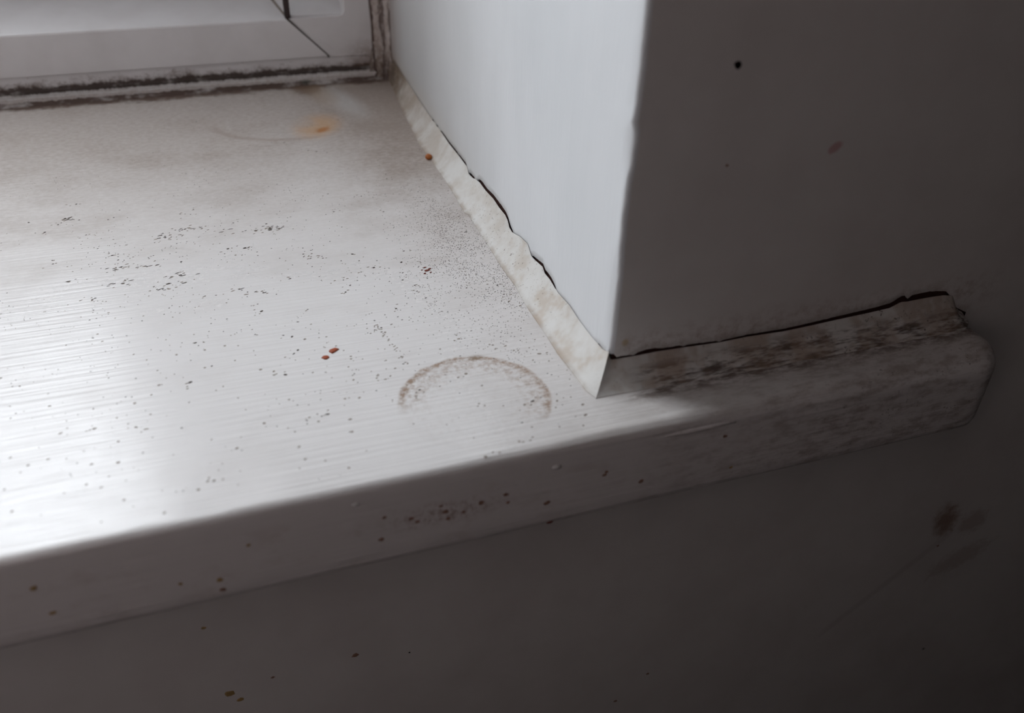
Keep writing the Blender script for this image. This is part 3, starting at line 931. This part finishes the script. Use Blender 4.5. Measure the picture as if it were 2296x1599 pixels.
dark, grey = Specks(), Specks()
for (x, y) in SPECK:
    r = rnd.uniform(0.18, 0.40)
    (dark if y > 22 or rnd.random() < 0.25 else grey).add(x, y, r * rnd.uniform(1, 1.5), r * rnd.uniform(0.6, 1.0), rnd.uniform(-0.3, 0.9))
    for _ in range(rnd.randint(0, 3)):
        q = rnd.uniform(0.10, 0.2)
        grey.add(x + rnd.gauss(0, 1.6), y + rnd.gauss(0, 1.0), q * 2, q, rnd.uniform(0, 0.5))
for (x, y) in STREAK:
    for _ in range(3):
        r = rnd.uniform(0.10, 0.20)
        dark.add(x + rnd.gauss(0, 1.6), y + rnd.gauss(0, 0.5), r * rnd.uniform(2, 5), r, 0.25 + rnd.gauss(0, 0.12))
    for _ in range(3):
        r = rnd.uniform(0.10, 0.24)
        grey.add(x + rnd.gauss(0, 2.2), y + rnd.gauss(0, 1.0), r * rnd.uniform(1.5, 3), r, 0.25 + rnd.gauss(0, 0.2))
# fine mould dots thick beside the filler bead, thin elsewhere
cnt = 0
while cnt < 2300:
    y = rnd.gauss(62, 24)
    d = abs(rnd.gauss(0, 11))
    if y < 4 or y > 120: continue
    x = foot(y) - d
    if nz(x * 0.09, y * 0.06, 3) + rnd.uniform(-0.35, 0.5) < 0: continue
    r = rnd.uniform(0.05, 0.125)
    (dark if rnd.random() < 0.55 else grey).add(x, y, r * 1.3, r, rnd.uniform(0, 3))
    cnt += 1
cnt = 0
while cnt < 1300:
    x = rnd.uniform(-135, -4); y = rnd.gauss(72, 48)
    if y < -13 or y > 208 or x > foot(y) - 0.5: continue
    if nz(x * 0.045, y * 0.06, 9) + rnd.uniform(-0.5, 0.35) < 0: continue
    r = rnd.uniform(0.05, 0.15)
    (dark if rnd.random() < 0.4 else grey).add(x, y, r * rnd.uniform(1, 2), r, 0.25 + rnd.gauss(0, 0.3))
    cnt += 1
# paler smudgy bits at the front
for _ in range(130):
    x = rnd.uniform(-130, 0); y = rnd.uniform(-14, 40)
    r = rnd.uniform(0.1, 0.3)
    if x > foot(max(y, -5)) - 0.5 and y > -6: continue
    grey.add(x, y, r * rnd.uniform(1, 1.6), r, rnd.uniform(0, 1))
# dotted line left of the cup ring and along the far front
for i in range(40):
    t = rnd.random()
    grey.add(-43 + 3.5 * t + rnd.gauss(0, .4), 36 - 17 * t + rnd.gauss(0, .6), rnd.uniform(.15, .35), .15, rnd.uniform(0, 1))
mesh('dark_specks', dark.v, dark.f, M['speck'], kind='stuff', smooth=False, fix=False, category='dirt specks', label='fine black dirt specks scattered over the white sill')
mesh('grey_specks', grey.v, grey.f, M['dust'], kind='stuff', smooth=False, fix=False, category='dust specks', label='pale brown dust specks scattered over the white sill')


# ------------------------------------------------------------------ spots on upright faces
def spot(name, x, y, z, a, b, mat, parent, seed, **pr):
    rr = random.Random(seed)
    k = 9
    vs, fs = [], []
    js = [rr.uniform(0.7, 1.25) for _ in range(k)]
    for q, d in ((1.0, 0.02), (0.7, -0.10)):
        for i in range(k):
            t = 2 * math.pi * i / k
            vs.append((x + a * math.cos(t) * q * js[i], y + d, z + b * math.sin(t) * q * js[i]))
    for i in range(k):
        j = (i + 1) % k
        fs.append((i, j, k + j, k + i))
    fs.append(tuple(range(k, 2 * k)))
    return mesh(name, vs, fs, mat, parent, fix=False, smooth=False, **pr)


FACE = [(-77.93, -8.3, 1), (-113.44, -7.5, 1), (-112.18, -14.39, 1), (-90.79, -14.32, 1), (-84.09, -15.45, 1), (-83.99, -18.33, 0), (-52.84, -8.79, 0), (-53.7, -14.47, 0), (-47.62, -10.61, 0), (-46.43, -11.82, 0), (-41.62, -9.02, 0), (-40.76, -10.84, 0), (-40.35, -12.8, 0), (-37.14, -11.92, 0), (-33.46, -10.55, 0), (-28.37, -9.71, 0), (-27.85, -12.06, 0), (-19.3, -14.67, 0), (-18.4, -20.5, 2), (-6.86, -10.29, 0), (-6.53, -9.51, 0), (1.95, -14.46, 0), (20.66, -6.66, 0), (23.91, -16.4, 1)]
for i, (x, z, kd) in enumerate(FACE):
    r = 0.42 + 0.35 * ((i * 37) % 10) / 10
    if kd == 2: a_, b_ = 0.9, 0.35
    else: a_, b_ = r, r * 0.8
    spot('splash_spot', x, NOSE - 0.06, z, a_, b_, (M['splash'], M['yellow'], M['darkred'])[kd], sill, i)
LOW = [(-89.94, -72.38, 1, 1.5), (-88.0, -75.73, 1, 1.1), (-79.73, -70.61, 0, .6), (-60.01, -70.43, 0, 1.2), (-46.74, -74.65, 3, .3), (24.24, -113.95, 0, .7), (14.67, -123.24, 0, .8), (122.27, -90.49, 0, .6), (137.17, -148.02, 3, .7), (-91.6, -47.69, 1, .7), (21.1, 47.25, 0, 0.45)]
for i, (x, z, kd, r) in enumerate(LOW):
    spot('splash_spot', x, -0.01, z, r * 0.85, r * 0.65, (M['splash'], M['yellow'], M['darkred'], M['black'])[kd], wall, 60 + i)
spot('nail_hole', 19.77, -0.01, 66.57, 0.85, 0.85, M['black'], wall, 99, label='small round black nail hole')

# ------------------------------------------------------------------ unseen dark cupboard added right of the window to block room light
wd = bpy.data.objects.new('blocker_wardrobe', None); COL.objects.link(wd)
WX0, WX1, WY1 = 232.0, 640.0, -1.0
wd.location = Vector((WX0, WY1, FLOOR)) * U
wd['label'] = 'unseen tall dark cupboard added right of the window to block light'; wd['category'] = 'blocker_wardrobe'
def wdp(name, v, f):
    o = mesh(name, v, f, M['blocker_wardrobe'], None, smooth=False)
    o.parent = wd; o.matrix_parent_inverse = Matrix.Translation(wd.location).inverted()
v, f = box(WX0, WX1, -520, WY1, FLOOR, 700); wdp('body', v, f)
for a, b in ((WX0 + 4, 413), (417, WX1 - 4)):
    v, f = box(a, b, -534, -521, FLOOR + 40, 690); wdp('door', v, f)

# unseen cream cupboard added on the left to bounce window light back
cb = bpy.data.objects.new('bounce_wall_cabinet', None); COL.objects.link(cb)
CX1, CY1, CZ0, CZ1 = -165.0, -275.0, 20.0, 1120.0
cb.location = Vector((LX, CY1, CZ0)) * U
cb['label'] = 'unseen cream cupboard added on the left wall to bounce window light'; cb['category'] = 'bounce_cabinet'
def cbp(name, v, f, mt):
    o = mesh(name, v, f, mt, None, smooth=False)
    o.parent = cb; o.matrix_parent_inverse = Matrix.Translation(cb.location).inverted()
    return o
v, f = box(LX + 1, CX1 - 14, -790, CY1, CZ0, CZ1); cbp('body', v, f, M['bounce_cabinet'])
for a, b in ((-788, -597), (-593, CY1 - 2)):
    v, f = box(CX1 - 13, CX1, a, b, CZ0 + 2, CZ1 - 2); dr = cbp('door', v, f, M['bounce_cabinet'])
    v, f = box(CX1, CX1 + 14, (a + b) / 2 - 6, (a + b) / 2 + 6, CZ0 + 40, CZ0 + 52); hd = cbp('handle', v, f, M['blocker_wardrobe']); hd.parent = dr

# ------------------------------------------------------------------ outside: lawn and neighbouring houses
GZ = -3000.0
mesh('ground', [(-30000, 330, GZ), (30000, 330, GZ), (30000, 40000, GZ), (-30000, 40000, GZ)], [(0, 1, 2, 3)], M['lawn'], kind='structure')
def house(x0, x1, y0, y1, eave, ridge, label):
    h = bpy.data.objects.new('neighbour_house', None); COL.objects.link(h)
    h.location = Vector(((x0 + x1) / 2, y0, GZ)) * U
    h['label'] = label; h['category'] = 'house'; h['group'] = 'houses across the garden'
    def part(name, v, f, mt):
        o = mesh(name, v, f, mt, None, smooth=False)
        o.parent = h; o.matrix_parent_inverse = Matrix.Translation(h.location).inverted()
    v, f = box(x0, x1, y0, y1, GZ, eave); part('wall', v, f, M['render'])
    ym = (y0 + y1) / 2
    v = [(x0, y0 - 100, eave), (x1, y0 - 100, eave), (x1, y1 + 100, eave), (x0, y1 + 100, eave), (x0, ym, ridge), (x1, ym, ridge)]
    part('roof', v, [(0, 1, 5, 4), (2, 3, 4, 5), (0, 4, 3), (1, 2, 5), (0, 3, 2, 1)], M['slate'])
house(-9000, -1200, 9000, 14000, 500, 2200, 'grey house across the garden beyond the window')
